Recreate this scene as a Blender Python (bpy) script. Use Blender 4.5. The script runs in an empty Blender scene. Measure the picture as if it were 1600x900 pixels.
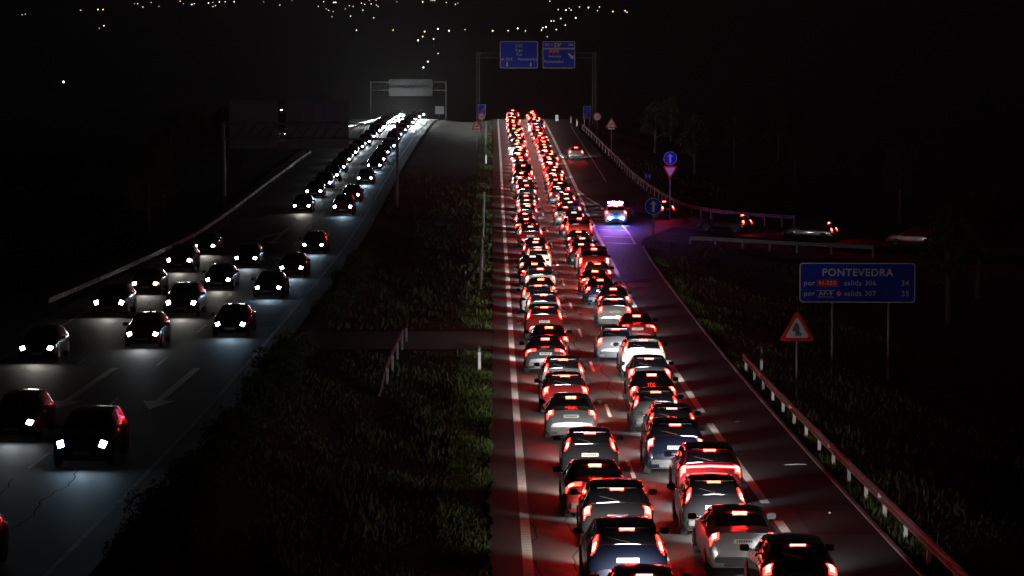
import bpy, bmesh, math, random
import numpy as np
from mathutils import Vector, Matrix
random.seed(7)
SC = bpy.context.scene
C = SC.collection
R = math.radians

# ------------------------------------------------------------------ camera, sky, moonlight, exposure
cam_d = bpy.data.cameras.new('camera')
cam_d.sensor_width = 36
cam_d.lens = 36 * 4275 / 1600
cam_d.clip_start = 1
cam_d.clip_end = 8000
cam = bpy.data.objects.new('camera', cam_d)
C.objects.link(cam)
cam.location = (0, 0, 11.85)
cam.rotation_euler = (R(90) - math.atan(300 / 4275), 0, 0)
SC.camera = cam

W = bpy.data.worlds.new('World')
SC.world = W
W.use_nodes = True
nt = W.node_tree
bg = nt.nodes['Background']
sky = nt.nodes.new('ShaderNodeTexSky')
sky.sky_type = 'NISHITA'
sky.sun_disc = False
sky.sun_elevation = R(8)
sky.sun_rotation = R(40)
nt.links.new(sky.outputs[0], bg.inputs[0])
bg.inputs[1].default_value = 0.0005
moon_d = bpy.data.lights.new('moon', 'SUN')
moon_d.energy = 0.004
moon_d.angle = R(0.5)
moon = bpy.data.objects.new('moon', moon_d)
moon.rotation_euler = (R(60), 0, R(40))
C.objects.link(moon)

SC.view_settings.view_transform = 'Standard'
SC.view_settings.look = 'None'
SC.view_settings.exposure = 0
SC.view_settings.gamma = 1
SC.view_settings.use_curve_mapping = False
SC.render.engine = 'CYCLES'
SC.cycles.use_denoising = True
SC.cycles.use_light_tree = True
SC.cycles.max_bounces = 3
SC.cycles.diffuse_bounces = 2
SC.cycles.glossy_bounces = 2
SC.cycles.transmission_bounces = 1
SC.cycles.sample_clamp_indirect = 3
SC.cycles.blur_glossy = 1.0

BEAM_QUEUE = 1700       # headlamp beams of the queueing cars (W)
BEAM_ONCOMING = 90    # headlamp beams of the oncoming cars

# ------------------------------------------------------------------ helpers
def link(o, parent=None):
    C.objects.link(o)
    if parent is not None:
        o.parent = parent
    return o

def tag(o, label=None, cat=None, group=None, kind=None):
    if label: o['label'] = label
    if cat: o['category'] = cat
    if group: o['group'] = group
    if kind: o['kind'] = kind
    return o

def empty(name, loc, rot=(0, 0, 0)):
    o = bpy.data.objects.new(name, None)
    o.empty_display_size = 0.3
    o.location = loc
    o.rotation_euler = rot
    return link(o)

class MB:
    """collects vertices and faces of one mesh"""
    def __init__(s):
        s.v, s.f, s.m = [], [], []
    def add(s, vs, fs, mi=0):
        b = len(s.v)
        s.v += [tuple(p) for p in vs]
        s.f += [tuple(i + b for i in f) for f in fs]
        s.m += [mi] * len(fs)
        return s
    def box(s, x0, x1, y0, y1, z0, z1, mi=0, M=None):
        vs = [(x, y, z) for z in (z0, z1) for y in (y0, y1) for x in (x0, x1)]
        if M: vs = [M @ Vector(p) for p in vs]
        return s.add(vs, [(0, 2, 3, 1), (4, 5, 7, 6), (0, 1, 5, 4), (2, 6, 7, 3), (0, 4, 6, 2), (1, 3, 7, 5)], mi)
    def tube(s, pts, r, n=8, mi=0, cap=True):
        rs = r if isinstance(r, (list, tuple)) else [r] * len(pts)
        pts = [Vector(p) for p in pts]
        vs = []
        for i, p in enumerate(pts):
            d = (pts[min(i + 1, len(pts) - 1)] - pts[max(i - 1, 0)]).normalized()
            a = d.cross(Vector((0, 0, 1)) if abs(d.z) < .9 else Vector((1, 0, 0))).normalized()
            b = d.cross(a)
            vs += [p + rs[i] * (a * math.cos(6.28318 * k / n) + b * math.sin(6.28318 * k / n)) for k in range(n)]
        fs = [(i * n + k, i * n + (k + 1) % n, (i + 1) * n + (k + 1) % n, (i + 1) * n + k) for i in range(len(pts) - 1) for k in range(n)]
        if cap: fs += [tuple(range(n))[::-1], tuple((len(pts) - 1) * n + k for k in range(n))]
        return s.add(vs, fs, mi)
    def prism(s, poly, y0, y1, mi=0):
        """polygon in x-z, extruded along y"""
        n = len(poly)
        vs = [(x, y0, z) for x, z in poly] + [(x, y1, z) for x, z in poly]
        return s.add(vs, [tuple(range(n)), tuple(range(n, 2 * n))[::-1]] + [(i, i + n, (i + 1) % n + n, (i + 1) % n) for i in range(n)], mi)
    def mesh(s, name, smooth=False):
        me = bpy.data.meshes.new(name)
        me.from_pydata(s.v, [], s.f)
        if any(s.m): me.polygons.foreach_set('material_index', s.m)
        if smooth: me.polygons.foreach_set('use_smooth', [True] * len(me.polygons))
        me.update()
        return me
    def build(s, name, mats, parent=None, smooth=False):
        me = s.mesh(name, smooth)
        for m in (mats if isinstance(mats, (list, tuple)) else [mats]): me.materials.append(m)
        return link(bpy.data.objects.new(name, me), parent)

def inst(name, me, parent, loc=(0, 0, 0), rot=(0, 0, 0), scale=None):
    o = bpy.data.objects.new(name, me)
    o.location = loc
    o.rotation_euler = rot
    if scale: o.scale = scale
    return link(o, parent)

# ------------------------------------------------------------------ materials
def mat(name, col, rough=.6, metal=0, vary=0, scale=8, spec=.5, bump=0, col2=None, coat=0, dist=.01):
    m = bpy.data.materials.new(name)
    m.use_nodes = True
    n, l = m.node_tree.nodes, m.node_tree.links
    b = n['Principled BSDF']
    b.inputs['Base Color'].default_value = (*col, 1)
    b.inputs['Roughness'].default_value = rough
    b.inputs['Metallic'].default_value = metal
    b.inputs['Specular IOR Level'].default_value = spec
    b.inputs['Coat Weight'].default_value = coat
    b.inputs['Coat Roughness'].default_value = .05
    if vary or bump:
        tc = n.new('ShaderNodeTexCoord')
        no = n.new('ShaderNodeTexNoise')
        no.inputs['Scale'].default_value = scale
        no.inputs['Detail'].default_value = 6
        l.new(tc.outputs['Object'], no.inputs['Vector'])
        if vary:
            mx = n.new('ShaderNodeMix'); mx.data_type = 'RGBA'
            c2 = col2 or tuple(c * (1 - vary) for c in col)
            mx.inputs[6].default_value = (*c2, 1)
            mx.inputs[7].default_value = (*(col if col2 else tuple(min(1, c * (1 + vary)) for c in col)), 1)
            mr = n.new('ShaderNodeMapRange')
            mr.inputs[1].default_value = .35; mr.inputs[2].default_value = .65
            l.new(no.outputs[0], mr.inputs[0]); l.new(mr.outputs[0], mx.inputs[0])
            l.new(mx.outputs[2], b.inputs['Base Color'])
        if bump:
            bp = n.new('ShaderNodeBump')
            bp.inputs['Strength'].default_value = bump
            bp.inputs['Distance'].default_value = dist
            l.new(no.outputs[0], bp.inputs['Height'])
            l.new(bp.outputs[0], b.inputs['Normal'])
    return m

def glow(name, col, strength):
    m = mat(name, tuple(min(1, c) for c in col), .3)
    b = m.node_tree.nodes['Principled BSDF']
    b.inputs['Emission Color'].default_value = (*col, 1)
    b.inputs['Emission Strength'].default_value = strength
    return m

M = {}
def asphalt(name, base, worn):
    m = mat(name, base, .62, spec=.4)
    n, l = m.node_tree.nodes, m.node_tree.links
    b = n['Principled BSDF']
    tc = n.new('ShaderNodeTexCoord')
    mp = n.new('ShaderNodeMapping'); mp.inputs['Scale'].default_value = (1.1, .02, 1)
    a = n.new('ShaderNodeTexNoise'); a.inputs['Scale'].default_value = 1; a.inputs['Detail'].default_value = 4
    g = n.new('ShaderNodeTexNoise'); g.inputs['Scale'].default_value = 45; g.inputs['Detail'].default_value = 3
    p = n.new('ShaderNodeTexNoise'); p.inputs['Scale'].default_value = .25; p.inputs['Detail'].default_value = 5
    l.new(tc.outputs['Object'], mp.inputs[0]); l.new(mp.outputs[0], a.inputs['Vector'])
    l.new(tc.outputs['Object'], g.inputs['Vector']); l.new(tc.outputs['Object'], p.inputs['Vector'])
    ad = n.new('ShaderNodeMath'); ad.operation = 'ADD'; l.new(a.outputs[0], ad.inputs[0]); l.new(p.outputs[0], ad.inputs[1])
    ad2 = n.new('ShaderNodeMath'); ad2.operation = 'MULTIPLY_ADD'; l.new(g.outputs[0], ad2.inputs[0]); ad2.inputs[1].default_value = .8; l.new(ad.outputs[0], ad2.inputs[2])
    mr = n.new('ShaderNodeMapRange'); mr.inputs[1].default_value = .95; mr.inputs[2].default_value = 1.85
    l.new(ad2.outputs[0], mr.inputs[0])
    mx = n.new('ShaderNodeMix'); mx.data_type = 'RGBA'
    mx.inputs[6].default_value = (*base, 1); mx.inputs[7].default_value = (*worn, 1)
    l.new(mr.outputs[0], mx.inputs[0]); l.new(mx.outputs[2], b.inputs['Base Color'])
    bp = n.new('ShaderNodeBump'); bp.inputs['Strength'].default_value = .5; bp.inputs['Distance'].default_value = .006
    l.new(g.outputs[0], bp.inputs['Height']); l.new(bp.outputs[0], b.inputs['Normal'])
    return m
M['asphalt'] = asphalt('asphalt', (.026, .025, .025), (.075, .071, .068))
M['asphalt_old'] = asphalt('asphalt_old', (.06, .057, .053), (.1, .095, .09))
def paint_ribbed(name, rib):
    m = mat(name, (.8, .8, .78), .5, vary=.1, scale=3)
    if rib:
        n, l = m.node_tree.nodes, m.node_tree.links
        b = n['Principled BSDF']
        tc = n.new('ShaderNodeTexCoord'); wv = n.new('ShaderNodeTexWave')
        wv.bands_direction = 'Y'; wv.inputs['Scale'].default_value = .7
        l.new(tc.outputs['Object'], wv.inputs[0])
        src = b.inputs['Base Color'].links[0].from_socket
        mx = n.new('ShaderNodeMix'); mx.data_type = 'RGBA'; mx.inputs[7].default_value = (.66, .66, .64, 1)
        mr = n.new('ShaderNodeMapRange'); mr.inputs[1].default_value = .6; mr.inputs[2].default_value = .75
        l.new(wv.outputs[1], mr.inputs[0]); l.new(mr.outputs[0], mx.inputs[0]); l.new(src, mx.inputs[6])
        l.new(mx.outputs[2], b.inputs['Base Color'])
    return m
M['line'] = paint_ribbed('road_paint', False)
M['line_ribbed'] = paint_ribbed('ribbed_road_paint', True)
M['line_worn'] = mat('worn_road_paint', (.5, .5, .48), .6, vary=1, scale=2.5, col2=(.13, .13, .125))
M['soil'] = mat('soil', (.055, .06, .03), .95, vary=1, scale=.6, col2=(.03, .026, .016), bump=.8, dist=.08, spec=.1)
M['grass'] = mat('grass', (.07, .12, .03), .8, vary=1, scale=1.2, col2=(.045, .05, .022), spec=.15)
M['drygrass'] = mat('dry_grass', (.042, .044, .02), .85, vary=.4, scale=2, spec=.1)
M['leaf'] = mat('leaf', (.018, .03, .011), .8, vary=.5, scale=1, spec=.2)
M['bark'] = mat('bark', (.06, .045, .03), .9, vary=.4, scale=6)
M['steel'] = mat('galvanised_steel', (.13, .13, .135), .6, .3, vary=.18, scale=3)
M['dark_steel'] = mat('darkened_gantry_steel', (.035, .035, .037), .6, .3, vary=.2, scale=2)  # gantry copy of the steel, darkened to make up for the strong beams
M['concrete'] = mat('concrete', (.22, .21, .2), .85, vary=.25, scale=2, bump=.3)
M['white'] = mat('white_paint', (.75, .75, .74), .5)
M['black'] = mat('black_plastic', (.015, .015, .016), .5)
M['signblue'] = mat('sign_blue', (.002, .016, .22), .7, spec=.1, vary=.08, scale=4)
M['signwhite'] = mat('sign_white', (.33, .33, .36), .7, spec=.1)
M['signred'] = mat('sign_red', (.35, .006, .006), .7, spec=.1)
M['signdark'] = mat('sign_black', (.01, .01, .012), .5)
M['signback'] = mat('sign_back', (.04, .04, .043), .6, .2, vary=.1, scale=2)
M['amber_r'] = mat('amber_reflector', (.8, .35, .03), .2, spec=1)
M['redlit_r'] = mat('redlit_reflector', (.7, .02, .02), .2, spec=1)  # red light on the reflectors is put into their colour
M['glass'] = mat('car_glass', (.006, .006, .008), .06, spec=.8, coat=.5)
M['tyre'] = mat('tyre_rubber', (.012, .012, .012), .85)
M['rim'] = mat('alloy', (.4, .4, .42), .3, .9)
M['chrome'] = mat('chrome', (.7, .7, .72), .15, 1)
M['tail'] = glow('tail_lamp_lens', (1, .012, .008), 22)
M['bulb'] = glow('brake_lamp_bulb', (1, .012, .007), 480)
M['bulb_dim'] = glow('rear_lamp_bulb', (1, .016, .008), 260)
M['bar'] = glow('light_strip', (1, .02, .02), 60)
M['stop'] = glow('high_brake_light', (1, .02, .01), 220)
M['plate'] = mat('number_plate', (.35, .35, .34), .5)
M['plate_dark'] = mat('plate_digits', (.02, .02, .02), .5)
M['head'] = glow('headlamp_glass', (.86, .95, 1), 42)
M['head_bright'] = glow('full_beam_headlamp_glass', (.93, 1, .97), 9000)
M['head_cold'] = glow('cold_headlamp_glass', (.5, .78, 1), 42)
M['head_warm'] = glow('warm_headlamp_glass', (1, .95, .8), 42)
M['blue_lamp'] = glow('blue_flasher', (.03, .1, 1), 2600)
M['white_lamp'] = glow('light_bar_lamp', (.5, .22, 1), 700)
PAINTS = {
    'silver': ((.42, .42, .44), .32, .7), 'white': ((.62, .62, .6), .3, 0), 'black': ((.012, .012, .014), .22, 0),
    'dark grey': ((.06, .062, .068), .28, .5), 'dark blue': ((.006, .009, .024), .25, .3), 'maroon': ((.14, .01, .012), .25, .2),  # in the queues maroon paints the red lamp glow into the bodies
    'grey': ((.17, .175, .18), .3, .6), 'red': ((.2, .01, .008), .25, 0)}
for k, (c, r, me_) in PAINTS.items():
    M['paint_' + k] = mat(k.replace(' ', '_') + '_car_paint', c, r, me_, coat=.8, vary=.03, scale=1)

# ------------------------------------------------------------------ the lie of the land
PY = [-60, 50, 60, 68, 85, 102, 137, 154, 171, 188, 205, 222, 239, 256, 272, 290, 306, 340, 374, 410, 440, 460, 490, 530, 600, 800, 1000]
PZ = [.4, .4, .35, .28, .1, 0, 0, .08, .2, .38, .65, 1.05, 1.55, 2.15, 2.75, 3.3, 3.85, 4.9, 6.05, 7.1, 7.75, 8.0, 7.7, 6, 3, -10, -30]
yy = np.arange(-60, 4601, 1.0)
zz = np.interp(yy, PY, PZ)
k_ = np.exp(-np.linspace(-2.5, 2.5, 31) ** 2); k_ /= k_.sum()
zz = np.convolve(np.pad(zz, 15, mode='edge'), k_, 'valid')
zz = zz + np.where(yy > 1000, (yy - 1000) * .062, 0)
def Z(Y): return float(np.interp(Y, yy, zz))
def slope(Y): return (Z(Y + 2) - Z(Y - 2)) / 4
EY = [50, 68, 85, 102, 120, 137, 154, 171, 188, 205, 222, 239, 256, 272, 290, 306, 340, 374, 440, 520, 600]
EX = [.5, .39, .28, .16, .04, -.06, -.16, -.26, -.38, -.5, -.63, -.77, -.89, -.99, -1.12, -1.22, -1.46, -1.75, -2.25, -2.3, -1]
def e(Y): return float(np.interp(Y, EY, EX))          # inner edge line of the outbound carriageway
CY = [50, 68, 88, 105, 121, 170, 222, 258, 285, 326, 366, 440, 520, 600]
CX = [-15.1, -15.15, -15.3, -15.45, -15.65, -16.1, -16.5, -16.75, -17, -17.3, -17.4, -17.5, -17, -15.5]
def c(Y): return float(np.interp(Y, CY, CX))          # lane line of the oncoming carriageway
RY = [50, 70, 120, 190, 206, 212, 220, 230, 240, 254, 278, 322, 400, 520, 600]
RX = [9.9, 9.75, 9.6, 9.6, 9.7, 10.2, 12.2, 14.5, 14.2, 13.3, 12.1, 11.1, 9.9, 9.6, 10.5]
def redge(Y): return float(np.interp(Y, RY, RX))
def gz(X, Y):
    z = Z(Y)
    if Y > 1000: return z + 6 * math.sin(X * .004 + Y * .002) - 6 * math.sin(Y * .002)
    f = 1.0
    er, cl = e(Y) - 1.0, c(Y) + 5.2
    if X > redge(Y) + .6:
        z -= min(.05 * (X - redge(Y) - .6), 1.3) 
        z += .12 * math.sin(X * .8 + Y * .13) * min(1, (X - redge(Y) - .6) * .4)
    elif cl < X < er:
        t = (X - cl) / (er - cl)
        k = 0 if 125 < Y < 140 else min(1, abs(Y - 132.5) / 12 - .6) if Y < 150 else 1
        z -= .45 * math.sin(math.pi * t) * max(k, 0)
    elif X < c(Y) - 9.6:
        z -= min(.05 * (c(Y) - 9.6 - X), 3)
    return z - .05

# ground: one sheet to the far hills
xs = [-1800, -1200, -800, -500, -300, -180, -110, -70, -50, -40, -34, -30, -27.5, -26, -24, -21, -18, -15, -12.5, -11, -9.8, -8.5, -7.3, -6, -4.8, -3.8, -2.9, -2, -1, 1, 4, 7, 9, 10, 11, 12, 13, 14, 15, 16, 17.5, 19, 21, 23, 26, 30, 35, 42, 55, 75, 110, 180, 300, 500, 800, 1200, 1800]
ys = list(np.arange(-60, 600, 4.0)) + list(range(600, 1000, 40)) + list(range(1000, 4501, 125))
g = MB()
nx = len(xs)
g.add([(x, y, gz(x, y)) for y in ys for x in xs], [(j * nx + i, j * nx + i + 1, (j + 1) * nx + i + 1, (j + 1) * nx + i) for j in range(len(ys) - 1) for i in range(nx - 1)])
tag(g.build('ground', M['soil'], smooth=True), kind='structure')

def strip(mb, fl, fr, y0, y1, dz, step=4.0):
    n = max(1, int(math.ceil((y1 - y0) / step)))
    Y = [y0 + (y1 - y0) * i / n for i in range(n + 1)]
    vs = []
    for y in Y: vs += [(fl(y), y, Z(y) + dz), (fr(y), y, Z(y) + dz)]
    mb.add(vs, [(2 * i, 2 * i + 1, 2 * i + 3, 2 * i + 2) for i in range(n)])

def rag(y): return .05 * math.sin(y * 2.3) + .04 * math.sin(y * 5.1 + 1) + .05 * math.sin(y * .7)
r1 = MB(); strip(r1, lambda y: e(y) - .95 + rag(y), redge, -20, 600, 0, .45)
tag(r1.build('outbound_road', M['asphalt']), kind='structure')
r2 = MB(); strip(r2, lambda y: c(y) - 9.2, lambda y: c(y) + 4.9, -20, 600, 0, 2)
tag(r2.build('oncoming_road', M['asphalt']), kind='structure')
# slip road that joins from the side
RP = [(9.2, 300), (10.4, 270), (11.6, 250), (13.6, 234), (17, 224), (22, 217), (30, 212), (42, 208), (60, 204), (90, 198)]
def smooth_path(P, n=8):
    out = []
    for i in range(len(P) - 1):
        p = [Vector((*P[max(0, min(len(P) - 1, j))], 0)) for j in (i - 1, i, i + 1, i + 2)]
        for k in range(n):
            t = k / n
            out.append(.5 * ((2 * p[1]) + (p[2] - p[0]) * t + (2 * p[0] - 5 * p[1] + 4 * p[2] - p[3]) * t * t + (-p[0] + 3 * p[1] - 3 * p[2] + p[3]) * t ** 3))
    out.append(Vector((*P[-1], 0)))
    return out
rp = smooth_path(RP)
def zramp(x, y):
    return Z(y) - max(0, min(.9, .03 * (x - 14)))
def ribbon(mb, path, o0, o1, zf, dz):
    vs = []
    for i, p in enumerate(path):
        d = (path[min(i + 1, len(path) - 1)] - path[max(0, i - 1)]).normalized()
        nrm = Vector((-d.y, d.x, 0))
        for o in (o0, o1):
            q = p + nrm * o
            vs.append((q.x, q.y, zf(q.x, q.y) + dz))
    mb.add(vs, [(2 * i, 2 * i + 2, 2 * i + 3, 2 * i + 1) for i in range(len(path) - 1)])
r3 = MB(); ribbon(r3, rp, -2.9, 2.9, zramp, -.006)
tag(r3.build('slip_road', M['asphalt']), kind='structure')
# service crossing through the median
r5 = MB(); 
vs = []
for x in [-10.6 + i * .8 for i in range(13)]:
    for y in (128, 137.5): vs.append((x if x < -1.2 else e(y) - .95, y, Z(y) - .012))
r5.add(vs, [(2 * i, 2 * i + 2, 2 * i + 3, 2 * i + 1) for i in range(12)])
tag(r5.build('median_path', M['asphalt_old']), kind='structure')
# concrete drain channel along the outer edge
r6 = MB()
n = 60
vs = []
for i in range(n + 1):
    y = 40 + (204 - 40) * i / n
    for dx, dz in ((.02, .012), (.06, .05), (.16, .05), (.2, -.04)): vs.append((redge(y) + dx, y, Z(y) + dz))
r6.add(vs, [(4 * i + k, 4 * i + k + 1, 4 * i + k + 5, 4 * i + k + 4) for i in range(n) for k in range(3)])
tag(r6.build('kerb', M['concrete']), kind='structure')

# ------------------------------------------------------------------ painted markings
mk = MB()
strip(mk, lambda y: e(y) - .13, lambda y: e(y) + .13, 120, 600, .004)
tag(mk.build('edge_line', M['line']), kind='structure')
mk = MB()
strip(mk, lambda y: e(y) - .13, lambda y: e(y) + .13, -20, 120, .004)
tag(mk.build('edge_line', M['line_ribbed']), kind='structure')
mk = MB()
for k in range(-2, 28):
    y = 68.7 + 17 * k
    off = 3.47
    strip(mk, lambda q: e(q) + off - .065, lambda q: e(q) + off + .065, y - 2.2, y + 2.2, .004)
tag(mk.build('lane_line', M['line']), kind='structure')
def oo(y): return e(y) + float(np.interp(y, [50, 150, 200, 400], [6.95, 7.0, 7.35, 7.4]))
mk, mk2 = MB(), MB()
for a, b in ((30, 50.5), (54, 74.5), (78, 98.5)): strip(mk2, lambda q: oo(q) - .13, lambda q: oo(q) + .13, a, b, .004)
for a, b in ((102, 122.5), (126, 146.5), (150, 171), (175, 195.5), (200, 272)): strip(mk, lambda q: oo(q) - .13, lambda q: oo(q) + .13, a, b, .004)
strip(mk, lambda q: oo(q) - .16, lambda q: oo(q) + .16, 272, 600, .004)
tag(mk.build('outer_line', M['line']), kind='structure')
tag(mk2.build('outer_line', M['line_ribbed']), kind='structure')
mk = MB()
gp = smooth_path([(6.35, 271), (6.85, 262), (7.5, 254), (8.15, 247), (8.75, 238), (9.1, 228), (9.3, 216), (9.3, 206)], 4)
ribbon(mk, gp, -.1, .1, lambda x, y: Z(y), .004)
for i, y in enumerate((250.5, 246.5, 242, 238, 233, 227.5, 221.5, 214, 207.5)):
    x1 = float(np.interp(y, [206, 216, 228, 238, 247, 254], [9.2, 9.2, 9.0, 8.65, 8.05, 7.4]))
    x0 = oo(y) + .35
    mk.add([(x0, y, Z(y) + .004), (x1, y - 1.2, Z(y - 1.2) + .004), (x1, y - .6, Z(y - .6) + .004), (x0, y + .6, Z(y + .6) + .004)], [(0, 1, 2, 3)])
strip(mk, lambda q: 9.0 + .9 * min(1, max(0, (400 - q) / 150)) - .06, lambda q: 9.0 + .9 * min(1, max(0, (400 - q) / 150)) + .06, 282, 420, .004)
tag(mk.build('gore_hatching', M['line']), kind='structure')
# oncoming carriageway
mk = MB()
strip(mk, lambda y: c(y) + 3.8, lambda y: c(y) + 3.95, -20, 600, .004)
strip(mk, lambda y: c(y) - 7.5, lambda y: c(y) - 7.35, -20, 600, .004)
tag(mk.build('edge_line', M['line_worn']), kind='structure')
mk = MB()
for k in range(-3, 28):
    y = 71 + 17 * k
    strip(mk, lambda q: c(q) - .06, lambda q: c(q) + .06, y - 2, y + 2, .004)
    if y < 215: strip(mk, lambda q: c(q) - 3.66, lambda q: c(q) - 3.54, y - 1, y + 1, .004)
tag(mk.build('lane_line', M['line_worn']), kind='structure')
def arrow(cx, y0, L, branch=False):
    m = MB()
    def q(x, y): return (cx + x, y0 + y, Z(y0 + y) + .006)
    m.add([q(-.16, 3), q(.16, 3), q(.16, L), q(-.16, L)], [(0, 1, 2, 3)])
    m.add([q(0, 0), q(.62, 3), q(-.62, 3)], [(0, 1, 2)])
    if branch:
        m.add([q(-.17, L * .62), q(-.17, L * .8), q(-1.0, L * .55), q(-1.0, L * .4)], [(0, 1, 2, 3)])
        m.add([q(-1.003, L * .62), q(-1.8, L * .3), q(-1.003, L * .25)], [(0, 1, 2)])
    tag(m.build('arrow_marking', M['line']), kind='structure')
arrow(-13.75, 103, 16)
arrow(-17.35, 103, 16)
arrow(-14.6, 206, 15)
arrow(-18.25, 206, 17, True)

M['tar'] = mat('tar_seam', (.012, .012, .013), .85, spec=.15)
mk = MB()
ra = random.Random(9)
for fl, lo, hi in ((e, 3.2, 9.6), (e, -.1, 3.1), (c, -7, 4.2)):
    for k in range(9):
        y0 = ra.uniform(55, 260); o0 = ra.uniform(lo, hi); L_ = ra.uniform(8, 30); ph = ra.random() * 6
        fo = lambda q, o0=o0, ph=ph: fl(q) + o0 + .12 * math.sin(q * .9 + ph) + .05 * math.sin(q * 3.1)
        strip(mk, lambda q: fo(q) - .025, lambda q: fo(q) + .025, y0, y0 + L_, .0022, .7)
for k in range(10):
    y0 = 60 + k * 23 + ra.uniform(-5, 5)
    mk.add([(e(y0) - .9, y0, Z(y0) + .0024), (redge(y0) if k % 2 else 5, y0 + .4, Z(y0) + .0024), (redge(y0) if k % 2 else 5, y0 + .47, Z(y0) + .0024), (e(y0) - .9, y0 + .07, Z(y0) + .0024)], [(0, 1, 2, 3)])
tag(mk.build('tar_seams_on_road', M['tar']), kind='structure')
M['patch'] = mat('asphalt_patch', (.02, .02, .021), .75, vary=.3, scale=3, bump=.5)
mk = MB()
for fl, o0, y0, w, L_ in ((e, 7.6, 72, 1.7, 5), (e, -.85, 91, .9, 9), (e, 8.1, 132, 1.2, 12), (c, -3.3, 92, 3, 8), (c, .3, 140, 3.2, 14), (e, 7.7, 168, 1.5, 6)):
    strip(mk, lambda q: fl(q) + o0, lambda q: fl(q) + o0 + w, y0, y0 + L_, .0016, 1)
tag(mk.build('asphalt_patches_on_road', M['patch']), kind='structure')
for x, y, L_, a, lab in ((9.05, 86.8, .75, 5, 'thin pale strip of litter on the hard shoulder near the drain channel'), (8.2, 99, .2, 40, 'small yellowish scrap on the hard shoulder'),
                         (8.9, 76, .12, 70, 'tiny pale pebble on the near hard shoulder'), (-.35, 150, .15, 20, 'tiny pale scrap by the inner edge of the road')):
    m = MB(); n_ = 7
    vs = []
    for i in range(n_):
        t_ = i / (n_ - 1) - .5
        for dy, dz in ((-.025, 0), (.025, 0), (0, .03)):
            vs.append((t_ * L_, dy * (1.1 - abs(t_) * 1.6) + .03 * math.sin(t_ * 7), dz * (1.1 - abs(t_) * 1.4)))
    m.add(vs, [(3 * i + k, 3 * i + (k + 1) % 3, 3 * i + 3 + (k + 1) % 3, 3 * i + 3 + k) for i in range(n_ - 1) for k in range(3)] + [(0, 1, 2), (3 * n_ - 3, 3 * n_ - 2, 3 * n_ - 1)])
    o = m.build('paper_scrap', M['white']); o.location = (x, y, Z(y) + .005); o.rotation_euler = (0, 0, R(a)); tag(o, lab, 'litter')

# ------------------------------------------------------------------ grass, bushes, trees
def blades(name, rects, matl, label):
    rng = np.random.default_rng(3)
    V, F = [], []
    for (fx0, fx1, y0, y1, n, h) in rects:
        for _ in range(n):
            y = y0 * (y1 / y0) ** rng.random()
            a, b = fx0(y), fx1(y)
            x = a + (b - a) * rng.random()
            s = h * (.35 + 1.1 * rng.random() ** 2) * (.75 + .5 * math.sin(x * 1.7 + y * .37 + 2 * math.sin(y * .21)) * math.sin(y * .23 + x * .9))
            if s < .02: continue
            z = gz(x, y) - .01
            th = rng.random() * 6.283
            dx, dy = math.cos(th) * s * .2, math.sin(th) * s * .2
            lx, ly = (rng.random() - .5) * s * .9, (rng.random() - .5) * s * .9
            i = len(V)
            V += [(x - dx, y - dy, z), (x + dx, y + dy, z), (x + lx, y + ly, z + s)]
            F.append((i, i + 1, i + 2))
    me = bpy.data.meshes.new(name); me.from_pydata(V, [], F); me.materials.append(matl)
    return tag(link(bpy.data.objects.new(name, me)), label, 'grass', kind='stuff')
blades('grass', [(lambda y: e(y) - 2.4, lambda y: e(y) - .9, 60, 127, 26000, .13), (lambda y: e(y) - 2.6, lambda y: e(y) - .97, 139, 420, 9000, .22),
                 (lambda y: redge(y) + .2, lambda y: redge(y) + 1.1, 60, 204, 12000, .14)], M['grass'], 'short green grass growing along both edges of the asphalt')
blades('rough_grass', [(lambda y: c(y) + 5.2, lambda y: e(y) - 2.2, 60, 127, 26000, .2), (lambda y: c(y) + 5.2, lambda y: e(y) - 2.2, 139, 300, 8000, .35),
                 (lambda y: redge(y) + 1.0, lambda y: redge(y) + 12, 60, 210, 30000, .2), (lambda y: redge(y) + 1, lambda y: redge(y) + 9, 236, 330, 3000, .3)], M['drygrass'], 'rough dry grass covering the median and the outer slope')

def leaf_cloud(rng, cx, cy, cz, rx, ry, rz, n, s):
    vs, fs = [], []
    for _ in range(n):
        d = Vector((rng.gauss(0, 1), rng.gauss(0, 1), rng.gauss(0, 1))).normalized() * (rng.random() ** .4)
        p = Vector((cx + d.x * rx, cy + d.y * ry, cz + d.z * rz))
        a = Vector((rng.gauss(0, 1), rng.gauss(0, 1), rng.gauss(0, 1))).normalized()
        b = a.cross(Vector((rng.gauss(0, 1), rng.gauss(0, 1), rng.gauss(0, 1)))).normalized()
        q = s * (.6 + rng.random() * .8)
        i = len(vs)
        vs += [p - a * q, p + b * q * .5, p + a * q, p - b * q * .5]
        fs.append((i, i + 1, i + 2, i + 3))
    return vs, fs
bush_meshes = []
for k in range(3):
    rng = random.Random(20 + k)
    f, st = MB(), MB()
    for j in range(7):
        a = j * .9 + rng.random(); rr = .55 * rng.random() ** .5
        h = .75 + .45 * rng.random()
        f.add(*leaf_cloud(rng, rr * math.cos(a), rr * math.sin(a), h * .62, .42, .42, h * .5, 150, .07))
        st.tube([(0, 0, -.05), (rr * .5 * math.cos(a), rr * .5 * math.sin(a), h * .4), (rr * math.cos(a), rr * math.sin(a), h * .9)], [.03, .02, .006], 5)
    fm = f.mesh('foliage'); fm.materials.append(M['leaf'])
    sm = st.mesh('stem'); sm.materials.append(M['bark'])
    bush_meshes.append((fm, sm))
rb = random.Random(5)
y = 66.0
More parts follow.
